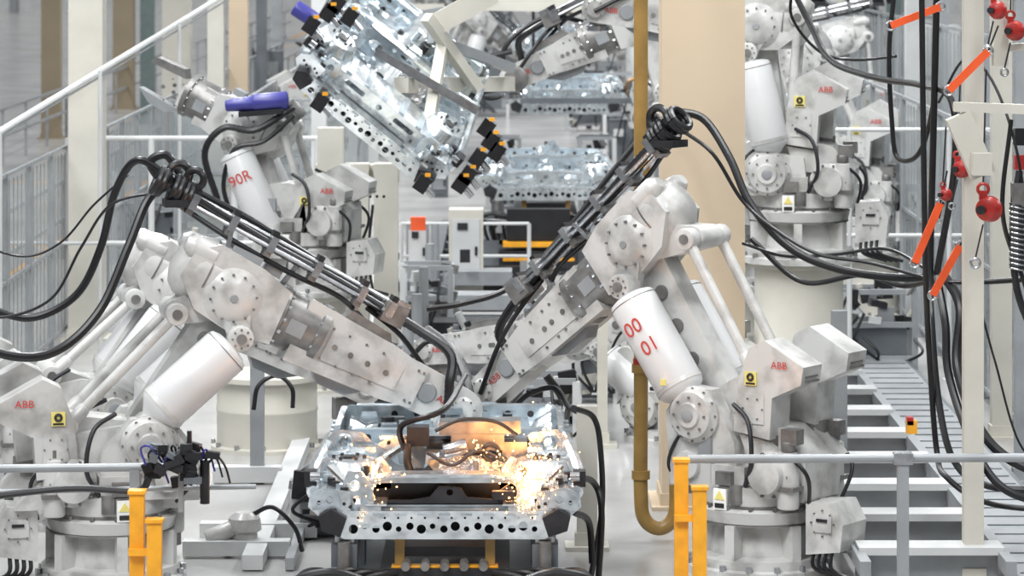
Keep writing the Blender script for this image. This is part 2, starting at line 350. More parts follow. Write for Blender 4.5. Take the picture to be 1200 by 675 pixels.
std=dict(S=(.26,1.16),E=(.62,2.15),W=(1.75,1.25),C0=(.36,1.2),C1=(.60,1.85),R0=(-.1,1.32),R1=(.30,2.25),M=(-.15,1.42))
st2=dict(S=(.26,1.16),E=(.30,2.25),W=(1.45,2.05),C0=(.34,1.2),C1=(.40,1.95),R0=(-.15,1.30),R1=(-.08,2.3),M=(-.15,1.42))
st3=dict(S=(.2,1.16),E=(-.15,2.15),W=(1.1,2.6),C0=(.24,1.25),C1=(.08,1.9),R0=(-.2,1.30),R1=(-.5,2.1),M=(-.15,1.42))
def ped(px,s,h,r=.42):
    b=B(); p=P(px,s)
    b.lathe(p,(0,0,1),[(0,r+.05),(.03,r+.05),(.04,r),(h*.5,r),(h*.5+.01,r+.006),(h*.5+.03,r+.006),(h*.5+.04,r),(h-.05,r),(h-.04,r+.06),(h,r+.06)],CRM,40)
    b.bolts(p+V((0,0,.05)),(0,0,1),r+.03,STL,12,.02)
    b.done('robot_pedestal'); return h
ped(313,140,.62,.42)
h=ped(356,124,.9,.4); robot(P(356,124,h),math.radians(15),-1,dict(S=(335,330),E=(292,150),W=(250,128),C0=(318,275),C1=(276,180),R0=(360,250),R1=(330,150),M=(372,235)),num=('90R',),dress=False,gun=False)
h=ped(936,137,1.5,.38); robot(P(936,137,h),math.radians(10),-1,dict(S=(905,200),E=(890,30),W=(700,10),C0=(903,170),C1=(880,75),R0=(925,150),R1=(935,20),M=(950,118)),dress=True,gun=False)
h=ped(1015,104,.68,.36); robot(P(1000,104,.68),math.radians(12),-1,std,dress=True,px=False)
h=ped(842,122,.9,.4); robot(P(842,122,.9),math.radians(4),-1,dict(S=(820,250),E=(760,20),W=(600,92),C0=(812,230),C1=(780,120),R0=(850,170),R1=(800,10),M=(872,170)),dress=True,gun=False)
robot(P(800,138),math.radians(30),-1,dict(S=(775,470),E=(690,392),W=(505,410),C0=(760,460),C1=(715,420),R0=(800,440),R1=(725,380),M=(815,440)),dress=False)
def inst(ob,px,s,z,d):
    n=ob.copy(); n.location=P(px,s,z); bpy.context.scene.collection.objects.link(n); n.rotation_euler=(0,0,d)
fr1,_,_=robot(P(880,84,.5),math.radians(10),-1,st2,px=False)
fr2,_,_=robot(P(360,78,.5),math.radians(14),1,std,px=False)
fr3,_,_=robot(P(830,66,.9),math.radians(20),-1,st3,px=False)
inst(fr2,395,58,.6,.2); inst(fr1,830,52,.5,-.1); inst(fr3,950,74,.6,.3); inst(fr2,470,46,.6,0); inst(fr1,745,44,.5,.2); inst(fr3,690,38,.5,-.2)
inst(fr1,1010,86,.6,.1); inst(fr2,520,62,.5,.1); inst(fr1,780,70,.5,0)
# ---------------------------------------------------------------- car underbody
def ov(cx,cz,rx,rz,n=20): return [(cx+rx*math.cos(2*math.pi*i/n),cz+rz*math.sin(2*math.pi*i/n)) for i in range(n)]
def rr(cx,cz,w,h,r=.02):
    o=[]
    for sx,sz,a0 in((1,1,0),(-1,1,90),(-1,-1,180),(1,-1,270)):
        for k in range(4):
            a=math.radians(a0+k*30); o.append((cx+sx*(w/2-r)+r*math.cos(a),cz+sz*(h/2-r)+r*math.sin(a)))
    return o
def body(name,M,L=2.4,seed=1,rich=True,hero=False):
    rnd=random.Random(seed); b=B(); b.M=M   # local: x width, y length(away), z up ; origin = front bottom centre
    out=[(-.74,.17),(-.70,.04),(-.64,.0),(.64,.0),(.70,.04),(.74,.17)]
    hs=[]; x=-.58; k=0
    while x<.6:
        r=.030 if k%3==0 else (.018 if k%3==1 else .024)
        hs.append(circ((x,.070+(.012 if k%2 else -.006)),r,12)); x+=.072; k+=1
    for xx in(-.66,.66): hs.append(circ((xx,.10),.022,10))
    for i in range(14): hs.append(circ((-.55+i*.085,.135),.008,6))
    b.plate(out,hs,.012,GAL)
    b.box((0,.05,.172),(1.48,.11,.012),GAL,.004); b.box((0,.05,.004),(1.26,.11,.010),GAL); b.box((0,.12,.09),(1.2,.012,.16),DRK)
    for i in range(9): b.box((-.56+i*.14,-.012,.158),(.07,.016,.012),GA2,.004)
    if hero:
        b.box((0,.30,.26),(.98,.02,.19),BLK)
        b.plate([(-.50,.17),(.50,.17),(.49,.36),(.30,.375),(-.30,.375),(-.49,.36)],[rr(0,.265,.92,.14,.05)],.02,GA2,Matrix.Translation((0,.14,0)))
        b.plate([(-.44,.20),(.44,.20),(.44,.225),(.30,.225),(.14,.24),(.10,.30),(-.04,.31),(-.10,.24),(-.22,.22),(-.44,.22)],[circ((.03,.27),.022,12)],.03,DRK,Matrix.Translation((0,.17,0)))
        b.prism([(-.48,.355),(-.30,.375),(.30,.375),(.48,.355),(.46,.37),(.3,.395),(-.3,.395),(-.46,.37)],.10,.26,GAL,.003)
        b.cyl((.33,.13,.24),(.42,.13,.30),.03,DRK)
        # inner apron rails, pressings and clips inside the open bay
        for sg in(-1,1):
            b.tube([(sg*.47,.18,.36),(sg*.45,.45,.38),(sg*.40,.75,.40),(sg*.30,.96,.44)],.032,GAL,8)
            b.prism([(sg*.36,.24),(sg*.50,.24),(sg*.52,.40),(sg*.42,.44),(sg*.36,.36)],.55,.60,GA2,.015); b.ring((sg*.44,.54,.33),(0,1,0),.035,.009,GAL,12)
            b.box((sg*.40,.40,.30),(.10,.22,.05),GAL,.012); b.box((sg*.55,.80,.45),(.16,.10,.04),GAL,.012); b.cyl((sg*.50,.30,.30),(sg*.50,.30,.42),.03,DRK)
            b.plate([(sg*.66,.20),(sg*.84,.18),(sg*.86,.27),(sg*.78,.31),(sg*.68,.30)],[circ((sg*.73,.25),.025,12),circ((sg*.80,.23),.015,8)],.012,GA2,Matrix.Translation((0,.005,0)))
            for i in range(5): b.box((sg*(.70+.01*i),.36+.10*i,.31+.03*i),(.16,.03,.03),rnd.choice([GAL,GA2]),.008)
            b.bar((sg*.60,.05,.33),(sg*.74,.22,.43),.05,.02,GAL,.006)
        for i in range(7): b.cyl((-.39+i*.13,.96,.47),(-.39+i*.13,.94,.47),.012,DRK,n=8)
        b.box((0,.62,.27),(.60,.16,.08),GA2,.02); b.box((-.16,.62,.32),(.10,.12,.05),DRK,.01); b.cyl((.18,.56,.30),(.18,.68,.36),.04,STL)
    else:
        hs=[circ((-.42+i*.12,.21+.02*(i%2)),.014,8) for i in range(8)]+[rr(-.28,.29,.22,.05),rr(.28,.29,.22,.05),circ((0,.29),.03,12)]
        b.plate([(-.56,.17),(.56,.17),(.56,.33),(.30,.36),(-.30,.36),(-.56,.33)],hs,.02,GAL,Matrix.Translation((0,.14,0)))
        b.box((0,.34,.345),(1.1,.40,.012),GAL,.004)
        for i in range(5): b.box((-.4+i*.2,.34,.357),(.06,.34,.018),GA2,.008)
    for sg in(-1,1):
        b.prism([(sg*.66,.02),(sg*.78,.06),(sg*.80,.15),(sg*.72,.20),(sg*.62,.14)],-.06,.10,DRK,.02)
        b.prism([(sg*.60,.17),(sg*.80,.14),(sg*.87,.20),(sg*.86,.27),(sg*.79,.32),(sg*.60,.30)],.02,.30,GAL,.03,3)
        b.plate([(sg*.50,.17),(sg*.62,.17),(sg*.66,.32),(sg*.62,.42),(sg*.53,.42),(sg*.47,.34)],[circ((sg*.56,.24),.028,12),circ((sg*.575,.33),.035,14),circ((sg*.56,.39),.012,8)],.02,GA2,Matrix.Translation((0,.06,0)))
        b.box((sg*.47,L/2,.14),(.13,L,.14),GA2,.015); b.box((sg*.47,L/2,.215),(.20,L,.012),GAL)
        b.lathe((sg*.63,.48,.22),(0,0,1),[(0,.26),(.10,.23),(.20,.18),(.215,.17),(.225,.14),(.225,.06)],GAL,28)
        b.cyl((sg*.63,.48,.44),(sg*.63,.48,.455),.05,BLK,n=16); b.bolts((sg*.63,.48,.45),(0,0,1),.10,DRK,6,.012,.012)
        for k in range(5):
            a=-2.6+k*.55; b.bar((sg*.63+.24*math.cos(a),.48+.24*math.sin(a),.27),(sg*.63+.17*math.cos(a),.48+.17*math.sin(a),.43),.03,.02,GA2,.006)
        b.tube([(sg*.84,.1,.28),(sg*.86,.45,.34),(sg*.82,.8,.42),(sg*.78,1.1,.48)],.045,GAL,8)
        po=[(sg*.40,.26),(sg*.84,.24),(sg*.88,.34),(sg*.81,.40),(sg*.80,.50),(sg*.73,.56),(sg*.56,.54),(sg*.48,.46),(sg*.40,.42)]
        b.plate(po,[circ((sg*.68,.47),.045,16),ov(sg*.56,.38,.06,.03,16),circ((sg*.76,.34),.026,12),circ((sg*.50,.32),.02,10)],.02,GAL,Matrix.Translation((0,.95,0)))
        b.prism([(sg*.74,.25),(sg*.86,.25),(sg*.87,.33),(sg*.80,.40),(sg*.79,.49),(sg*.73,.52)],.97,1.12,GA2,.02)
        b.ring((sg*.68,.935,.47),(0,1,0),.052,.010,GA2,14); b.ring((sg*.76,.935,.34),(0,1,0),.034,.008,GA2,12)
        b.prism([(sg*.70,.12),(sg*.86,.10),(sg*.87,.20),(sg*.82,.32),(sg*.74,.36),(sg*.66,.34),(sg*.66,.2)],.95,L,GAL,.02)
        b.prism([(sg*.76,.34),(sg*.80,.34),(sg*.78,.50),(sg*.74,.50)],L*.62,L,GAL,.01)
        for i in range(6):
            y=1.1+i*(L-1.2)/6; b.box((sg*.62,y,.30),(.20,.06,.12),GAL if i%2 else GA2,.015); b.box((sg*.79,y+.08,.38),(.07,.09,.10),GA2,.012)
        for i in range(6):
            b.cyl((sg*(.60+.04*i),.015,.20+.02*(i%3)),(sg*(.60+.04*i),.03,.20+.02*(i%3)),.012,DRK,n=8)
            b.box((sg*(.64+.03*i),.06+.05*i,.30+.012*i),(.05,.05,.04),rnd.choice([GAL,GA2,DRK]),.008)
        b.box((sg*.86,.18,.36),(.08,.12,.10),DRK,.02); b.cyl((sg*.86,.1,.38),(sg*.80,.1,.38),.03,STL)
    nx,ny=60,80; vs=[];fs=[]
    for j in range(ny+1):
        y=.35+(L-.35)*j/ny
        for i in range(nx+1):
            x=-.70+1.40*i/nx; st=.5+.5*math.tanh(9*(y-.95)); st2_=.5+.5*math.tanh(10*(y-L*.72))
            z=.16+.12*st+.11*st2_+(.15*st+.03)*math.exp(-(x/.14)**4)+.018*math.tanh(4*math.sin(y*15))*(1 if abs(x)>.2 else .3)+.018*math.tanh(3*math.sin(x*22))+.08*max(0,abs(x)-.56)/.14
            vs.append((x,y,z))
    for j in range(ny):
        for i in range(nx):
            a=j*(nx+1)+i; fs.append((a,a+1,a+nx+2,a+nx+1))
    b.add(vs,fs,GAL)
    b.plate([(-.42,.24),(-.16,.24),(-.14,.40),(.14,.40),(.16,.24),(.42,.24),(.46,.46),(.40,.50),(-.40,.50),(-.46,.46)],[ov(-.30,.37,.07,.05),ov(.30,.37,.07,.05),circ((-.14,.45),.02,10),circ((.14,.45),.02,10),ov(0,.45,.07,.02)],.02,GA2,Matrix.Translation((0,.98,0)))
    b.box((0,1.0,.505),(.9,.10,.02),GAL,.006)
    for y,hh,zz in((1.35,.10,.30),(1.75,.11,.34),(L-.06,.12,.40)):
        b.box((0,y,zz+hh/2),(1.34,.11,hh),GA2,.025)
        for i in range(8): b.cyl((-.56+i*.16,y-.06,zz+hh/2),(-.56+i*.16,y-.05,zz+hh/2),.024,DRK,n=10)
    hs=[rr(-.35,.44,.22,.06),rr(.35,.44,.22,.06),rr(0,.45,.2,.05)]
    b.plate([(-.80,.32),(.80,.32),(.80,.46),(.72,.51),(.40,.49),(.30,.53),(-.30,.53),(-.40,.49),(-.72,.51),(-.80,.46)],hs,.015,GAL,Matrix.Translation((0,L,0)))
    for i in range(60 if rich else 20):
        x=rnd.uniform(-.58,.58);y=rnd.uniform(.40,L-.1); st=.5+.5*math.tanh(9*(y-.95)); s2=.5+.5*math.tanh(10*(y-L*.72))
        z=.19+.12*st+.11*s2+(.15*st+.03)*math.exp(-(x/.14)**4)
        t=rnd.random()
        if t<.4: b.box((x,y,z),(rnd.uniform(.05,.16),rnd.uniform(.04,.12),rnd.uniform(.04,.12)),rnd.choice([GAL,GA2,GA2,LGR]),.010,Matrix.Rotation(rnd.uniform(-.3,.3),3,'Z'))
        elif t<.75: b.cyl((x,y,z-.05),(x,y,z+rnd.uniform(.02,.07)),rnd.uniform(.015,.05),rnd.choice([GAL,GA2,DRK,DRK]),n=14)
        else: b.prism([(x-.08,z-.05),(x-.05,z+.07),(x+.05,z+.07),(x+.08,z-.05)],y,y+.03,GAL,.005)
    return b.done(name)
fb=Matrix.Translation(V(((521-600)/190,F/190,.565)))@Matrix.Scale(.97,4)
body('car_underbody',fb,2.5,3,hero=True)
q=at(418,158,130); T=Matrix.Translation(q)@Matrix.Rotation(math.radians(8),4,'Z')@Matrix.Rotation(math.radians(39),4,'Y')@Matrix.Rotation(math.radians(26),4,'X')
body('car_underbody',T,1.9,5)
body('car_underbody',Matrix.Translation(V(((640-600)/92,F/92,.90))),2.3,8)
body('car_underbody',Matrix.Translation(V(((662-600)/80,F/80,1.65))),2.0,9)
body('car_underbody',Matrix.Translation(V(((655-600)/64,F/64,2.0))),2.0,10)
body('car_underbody',Matrix.Translation(V(((640-600)/50,F/50,1.6))),2.0,12)
# gripper on tilted body
b=B()
b.bar(at(600,92,122)+V((0,0,-.05)),at(470,100,128),.16,.14,CRM,.02); b.bar(at(520,45,126),at(500,160,129),.10,.10,CRM,.015); b.bar(at(600,80,123),at(505,45,126),.09,.09,LGR,.01)
b.bar(at(440,60,128),at(560,130,128),.08,.08,STL,.01); b.bar(at(560,105,125),at(500,20,127),.10,.10,CRM,.01)
for x,y in((365,30),(385,15),(570,150),(560,185),(575,165),(548,205),(495,215),(375,120),(395,5),(410,20),(582,178),(540,215)):
    p=at(x,y,131); b.box(p,(.12,.16,.15),BLK,.02,Matrix.Rotation(.6,3,'Y')); b.box(p+V((.05,-.06,.08)),(.05,.05,.03),YEL,.01); b.cyl(p,p+V((.1,0,-.12)),.03,STL)
b.cyl(at(605,92,122)+V((0,-.1,0)),at(605,92,122)+V((0,.1,0)),.12,GRY,b=.02)
b.box(at(480,105,127),(.3,.3,.2),FOI,.04,rotY(.5)); b.box(at(545,10,126),(.6,.3,.2),CRM,.04,rotY(-.5))
b.tube([at(600,60,121),at(560,70,121),at(520,78,121),at(500,90,121),at(540,108,121),at(600,100,121),at(640,80,121)],.03,BLK)
b.tube([at(610,110,121),at(590,60,121),at(640,20,121),at(700,30,121)],.025,BLK)
b.tube([at(620,95,121),at(570,115,121),at(530,70,121),at(500,72,121)],.022,BLK)
b.done('robot_gripper_frame')
b=B()
b.cyl(at(264,124,125),at(300,121,125),.055,BLU,r1=.075,b=.015); b.cyl(at(296,121,125),at(338,117,125),.085,BLU,b=.02); b.bar(at(280,134,125),at(330,130,125),.14,.05,DRK,.01); b.cyl(at(335,122,124),at(352,140,124),.09,GRY,b=.02); b.box(at(300,142,124),(.3,.16,.08),DRK,.01)
b.tube([at(345,125,125),at(300,152,125),at(262,150,125),at(240,180,125),at(255,235,125)],.03,BLK,ribs=.1,k=14)
b.tube([at(345,135,125),at(310,165,125),at(275,175,125),at(262,215,125),at(270,250,125)],.022,BLK)
b.cyl(at(345,8,122),at(372,26,122),.08,BLU,b=.02)
b.done('welding_gun')
# ---------------------------------------------------------------- fixture / front car base
b=B(); o=V(((521-600)/190,F/190,0))
def fixture(o):
    b.box(o+V((0,1.2,.10)),(1.2,2.6,.20),MGR,.02); b.box(o+V((0,1.2,.30)),(.8,2.4,.16),DRK,.02)
    b.box(o+V((0,.10,.36)),(.66,.12,.05),YEL,.01); b.box(o+V((0,.05,.22)),(.68,.16,.05),YEL,.01)
    for x in(-.32,-.12,.12,.32): b.box(o+V((x,.1,.29)),(.04,.12,.16),OCH,.01)
    b.box(o+V((-.28,.15,.45)),(.06,.12,.2),OCH,.01);b.box(o+V((.28,.15,.45)),(.06,.12,.2),OCH,.01); b.box(o+V((0,.2,.47)),(.5,.2,.06),DRK,.01)
    for i in range(5): b.cyl(o+V((-.24+i*.12,-.04,.40)),o+V((-.24+i*.12,.12,.40)),.028,GRY,n=12)
    for sg in(-1,1):
        for y in(.1,1.2,2.2):
            b.box(o+V((sg*.62,y,.28)),(.16,.2,.5),MGR,.02); b.box(o+V((sg*.62,y,.54)),(.12,.12,.06),STL,.01); b.cyl(o+V((sg*.62,y-.12,.35)),o+V((sg*.62,y-.12,.55)),.04,GRY)
        for i in range(6):
            x=sg*(.50+.075*i)
            b.tube([o+V((x,-.05,.0)),o+V((x+sg*.06,-.15,.22)),o+V((x-sg*.02,-.12,.34+.02*(i%3))),o+V((x-sg*.2,.0,.36))],.022,BLK)
        b.tube([o+V((sg*.45,-.2,.33)),o+V((sg*.7,-.22,.40)),o+V((sg*.95,-.18,.30)),o+V((sg*.92,-.1,.0))],.028,BLK)
        b.box(o+V((sg*.74,-.06,.30)),(.26,.14,.12),DRK,.02); b.box(o+V((sg*.7,-.14,.38)),(.08,.06,.06),LGR,.01); b.box(o+V((sg*.84,-.12,.18)),(.10,.06,.12),STL,.01); b.box(o+V((sg*.60,-.14,.20)),(.08,.06,.10),LGR,.01)
        b.cyl(o+V((sg*.9,-.15,.34)),o+V((sg*.5,-.18,.30)),.02,STL,n=8)
fixture(o); b.done('welding_fixture')
b=B(); fixture(V(((640-600)/92,F/92,.35))); o2=V(((640-600)/92,F/92,0)); b.box(o2+V((0,1.2,.2)),(1.8,2.6,.4),MGR,.03)
b.box(o2+V((-.1,-.35,.38)),(.9,.3,.06),YEL,.02);b.box(o2+V((-.1,-.3,.62)),(.8,.2,.4),BLK,.02);b.box(o2+V((-.1,-.4,.2)),(1.0,.3,.2),DRK,.02);b.box(o2+V((-.1,-.56,.2)),(.9,.02,.04),YEL); b.done('welding_fixture')
# centre gun package over the front body
b=B(); s=183
b.bar(at(515,500,s),at(610,498,s),.22,.08,GRY,.02); b.box(at(560,515,s),(.34,.24,.10),GRY,.02); b.box(at(553,546,s),(.42,.26,.17),FOI,.05); b.box(at(530,562,s-1),(.2,.2,.12),FOI,.04,rotY(.3))
b.cyl(at(500,520,s),at(620,522,s),.035,DRK); b.box(at(603,530,s),(.16,.2,.16),GRY,.02); b.box(at(490,510,s),(.14,.16,.12),DRK,.02)
b.cyl(at(520,530,s+1),at(548,522,s+1),.05,STL,b=.01); b.cyl(at(590,545,s+1),at(600,575,s+1),.03,STL); b.ring(at(575,530,s+1.5),(0,1,0),.05,.014,DRK,14)
b.tube([at(478,520,s+1),at(478,545,s+1),at(490,560,s+1),at(505,548,s+1)],.025,BLK); b.tube([at(545,440,s-8),at(520,480,s),at(470,500,s),at(480,540,s)],.02,BLK)
b.tube([at(500,385,165),at(530,410,166),at(548,450,168),at(552,480,170)],.03,BLK,ribs=.1,k=12)
b.tube([at(510,505,s+2),at(540,492,s+2),at(580,494,s+2),at(606,510,s+2)],.012,BLK); b.tube([at(500,530,s+2),at(530,545,s+2),at(560,528,s+2),at(590,540,s+2)],.012,DRK)
b.box(at(590,580,190),(.14,.06,.05),DRK,.01)
b.done('spot_welding_gun')
# sparks
b=B()
for cx,cy,n,sp in((622,556,140,24),(437,556,45,18),(632,545,60,12),(616,582,60,9),(560,522,20,10)):
    for i in range(n):
        a=random.uniform(0,6.28); r=abs(random.gauss(0,1))*sp; p=at(cx+r*math.cos(a),cy+r*math.sin(a)*1.3,190+random.uniform(0,2)); b.sph(p,random.uniform(.0015,.0048),SPK,6)
for cx,cy in((622,556),(437,545)): b.sph(at(cx,cy,189),.009,SPK,10)
b.done('welding_sparks')
for x,y,e in((618,545,30),(437,548,9),(568,512,9),(585,560,6)):
    l=bpy.data.lights.new('weld_arc_glow','POINT'); l.energy=e; l.color=(1,.40,.11); l.shadow_soft_size=.05; lo=bpy.data.objects.new('weld_arc_glow',l); lo.location=at(x,y,187.5); bpy.context.scene.collection.objects.link(lo)
# ---------------------------------------------------------------- building
m=mat('epoxy_floor',(.45,.445,.44),.22,0,.05,.7,dirt=(.33,.325,.32))
b=B(); b.box((0,90,-.05),(70,190,.1),m); b.done('floor')
b=B(); b.box((0,185,5),(70,.3,10),PWH); 
for i in range(12): b.box((-33+i*6,184.8,5),(.4,.2,10),LGR)
b.done('wall_back')
b=B()
for x in(-6.3,-9.0): b.box((x,80,.003),(.12,140,.006),YEL)
for i in range(9): b.box((-7.65,35+i*12,.003),(2.6,.12,.006),YEL)
b.done('floor_marking')
def col(name,px0,px1,s,m,top=7,dep=None,plate=True):
    b=B(); w=(px1-px0)/s; x=((px0+px1)/2-600)/s; dep=dep or w
    b.box((x,F/s+dep/2,top/2),(w,dep,top),m,.012)
    if plate: b.box((x,F/s+dep/2,.015),(w+.16,dep+.16,.03),m,.004); b.box((x,F/s+dep/2,.06),(w+.03,dep+.03,.12),m,.006)
    return b.done(name)
col('structural_column',776,873,157,BEI)
col('structural_column',80,120,111,CRM,8); col('structural_column',48,70,56,TAN,8); col('structural_column',190,222,74,CRM,8)
col('structural_column',132,156,48,TAN,8); col('structural_column',243,262,84,CRM,8); col('structural_column',268,290,70,BEI,8); col('structural_column',164,180,52,GRN,8)
col('structural_column',1130,1153,178,CRM,6,.12); col('structural_column',1163,1186,138,CRM,6,.16); col('structural_column',1190,1206,150,LGR,6,.1)
col('structural_column',1062,1078,95,PWH,6,.2); col('structural_column',975,990,70,CRM,6); col('structural_column',1040,1056,78,GRN,6,.2); col('structural_column',880,893,60,BEI,6)
col('structural_column',1095,1112,88,LGR,6,.2); col('structural_column',1016,1030,66,MGR,6,.2); col('structural_column',318,330,50,LGR,6,.2); col('structural_column',300,312,64,MGR,6,.2)
b=B()
x=(751-600)/166; y=F/166
b.tube([(x,y,6),(x,y,3),(x,y,1),(x,y,.35),(x+.03,y,.16),(x+.14,y,.10),(x+.24,y,.2),(x+.25,y,.5)],.05,OCH,14)
for z in(1.2,2.6,.45): b.cyl((x,y,z),(x,y,z+.06),.065,OCH)
b.cyl((x,y,1.22),(x,y,1.30),.056,RED)
b.done('riser_pipe')
b=B()
for px0,px1,yt in((372,402,150),(404,432,192),(438,466,192)):
    sC=118; w=(px1-px0)/sC; x=((px0+px1)/2-600)/sC; zt=H-(yt-YH)/sC; b.box((x,F/sC+.1,zt/2),(w,.25,zt),CRM,.01)
b.bar(at(370,203,117),at(468,203,117),.25,.18,CRM,.01); b.bar(at(370,300,117),at(468,300,117),.2,.06,LGR,.01); b.box(P(420,118,.03),(.95,.5,.06),LGR,.01)
b.tube([at(437,240,119),at(432,300,119),at(440,360,119)],.014,BLK)
for i in range(6): b.cyl(at(410+i*8,230,119),at(410+i*8,230,119)-V((0,.05,0)),.015,DRK,n=8)
b.done('machine_frame')
def cab(b,px0,px1,yt,s,m,dep=.3):
    w=(px1-px0)/s; x=((px0+px1)/2-600)/s; z=H-(yt-YH)/s; b.box((x,F/s+dep/2,z/2),(w,dep,z),m,.015); b.box((x,F/s-.01,z*.6),(w*.8,.02,z*.6),PWH if m!=MGR else LGR,.006); b.box((x+w*.3,F/s-.03,z*.55),(.03,.02,.1),DRK,.005); b.box((x,F/s-.02,z*.2),(w*.5,.02,z*.08),MGR,.004); b.box((x-w*.1,F/s-.03,z*.82),(w*.3,.02,.08),DRK,.004)
b=B(); cab(b,526,566,246,100,CRM,.4); b.box(at(545,300,101),(.12,.06,.15),DRK,.01); b.done('control_cabinet')
b=B(); cab(b,476,502,262,96,LGR,.3); b.box(at(490,262,97),(.18,.1,.16),ORG,.02); b.done('control_cabinet')
for a in((700,722,330,110,PWH),(590,625,330,84,MGR),(505,525,200,72,MGR),(725,745,350,118,LGR),(455,480,330,104,MGR)):
    b=B(); cab(b,*a); b.done('control_cabinet')
def unit(px,s,w,h,seed,n=26,pal=None):
    r=random.Random(seed); b=B(); c=P(px,s); pal=pal or [DRK,LGR,STL,GRY,PWH,BLK,CRM]
    for dx in(-w/2,w/2):
        for dy in(0,.5): b.box(c+V((dx,dy,h/2)),(.06,.06,h),r.choice([PWH,LGR]),.006)
    for z in(.15,h*.6,h): b.box(c+V((0,0,z)),(w,.05,.05),LGR,.005); b.box(c+V((0,.5,z)),(w,.05,.05),LGR,.005)
    b.box(c+V((0,.25,h*.3)),(w*.8,.4,h*.5),MGR,.02)
    for i in range(n):
        p=c+V((r.uniform(-w/2,w/2),r.uniform(-.05,.5),r.uniform(.1,h)))
        if r.random()<.55: b.box(p,(r.uniform(.05,.2),r.uniform(.05,.15),r.uniform(.05,.2)),r.choice(pal),.012,rotY(r.uniform(-.3,.3)))
        else: b.cyl(p,p+V((r.uniform(-.12,.12),0,r.uniform(.05,.2))),r.uniform(.02,.05),r.choice(pal),n=12)
    for i in range(6):
        p=c+V((r.uniform(-w/2,w/2),-.06,r.uniform(h*.4,h))); q2=c+V((r.uniform(-w/2,w/2),-.06,.1)); b.tube([p,(p+q2)/2+V((r.uniform(-.2,.2),-.1,0)),q2],.014,BLK,6)
    b.done('clamping_station')
for a in((500,112,.5,.8,1),(455,130,.5,.5,2),(650,112,.7,.5,3),(700,128,.35,.8,4),(640,140,.5,.55,5),(560,120,.5,.4,6),(745,100,.3,1.2,7),(1030,120,.7,.8,8),(1090,100,.6,1.3,9),(1010,80,.8,1.5,10),(1080,74,.9,2.0,11),(345,104,.5,.9,12),(240,100,.9,.7,13),(170,90,.8,1.2,14),(330,60,1.2,2.2,16),(420,56,1.3,2.4,17),(500,60,1.0,2.0,18),(560,50,1.4,2.4,19),(700,54,1.3,2.4,20),(735,66,.8,1.8,21),(905,64,1.2,2.4,22),(980,60,1.2,2.4,23),(1060,58,1.4,2.6,24),(480,44,1.5,2.6,25),(620,40,2,2.5,26),(395,72,.8,1.2,28),(590,75,.5,1.1,29),(700,80,.5,1.3,30),(380,165,.4,.40,31),(1150,110,.6,1.4,34)): unit(*a)
# rails
def rail(name,p0,p1,n,s0,yrows,m=PWH,r=.022,posts=True):
    b=B()
    for yy in yrows: b.cyl(at(p0,yy,s0),at(p1,yy,s0),r,m,n=10)
    if posts:
        for i in range(n+1):
            px=p0+(p1-p0)*i/n; t=at(px,yrows[0],s0); b.cyl((t.x,t.y,0),t,r*1.2,m,n=10); b.box((t.x,t.y,.01),(.12,.12,.02),m)
    return b.done(name)
rail('guard_rail',80,372,3,110,(162,285),PWH,.028)
rail('guard_rail',-60,330,1,112,(285,420),PWH,.02)
rail('guard_rail',878,1230,3,122,(152,276),PWH,.022)
rail('guard_rail',470,620,2,96,(262,300),PWH,.02)
rail('guard_rail',990,1220,2,104,(325,350),LGR,.02)
b=B(); b.tube([at(-30,172,133),at(250,2,100),at(330,-50,92)],.032,PWH); b.tube([at(-30,178,133),at(250,10,100),at(330,-42,92)],.012,LGR)
for t in(0,.4,.8):
    p=at(0,155,133).lerp(at(250,2,100),t); b.cyl((p.x,p.y,0),p,.02,PWH,n=8)
b.done('stair_handrail')
def fence(X,y0,y1,h,step=1.6,name='safety_fence'):
    b=B(); y=y0
    while y<y1:
        b.box((X,y,h/2),(.06,.06,h),LGR,.006); b.box((X,y,.01),(.15,.15,.02),LGR)
        for z in(.12,h*.5,h-.02): b.box((X,y+step/2,z),(.035,step-.06,.035),LGR)
        b.box((X,y+step/2,h*.5),(.008,step-.1,h-.2),PAN)
        for k in range(1,6): b.box((X,y+step*k/6,h*.5),(.012,.012,h-.15),LGR)
        y+=step
    b.box((X,y,h/2),(.06,.06,h),LGR); b.done(name)
fence(-4.75,24,70,2.05); fence(4.35,22,75,2.5); fence(-3.55,44,80,2.1); fence(5.2,24,60,3.2,2.2)
for (xa,xb,y,h) in((-4.7,-2.0,47,2.0),(2.2,4.3,52,2.2)):
    b=B(); n=max(1,int((xb-xa)/.8))
    for i in range(n+1):
        x=xa+(xb-xa)*i/n; b.box((x,y,h/2),(.05,.05,h),LGR)
    for z in(.12,h*.5,h): b.box(((xa+xb)/2,y,z),(xb-xa,.04,.04),LGR)
    b.box(((xa+xb)/2,y,h/2),(xb-xa,.008,h-.1),PAN); b.done('safety_fence')
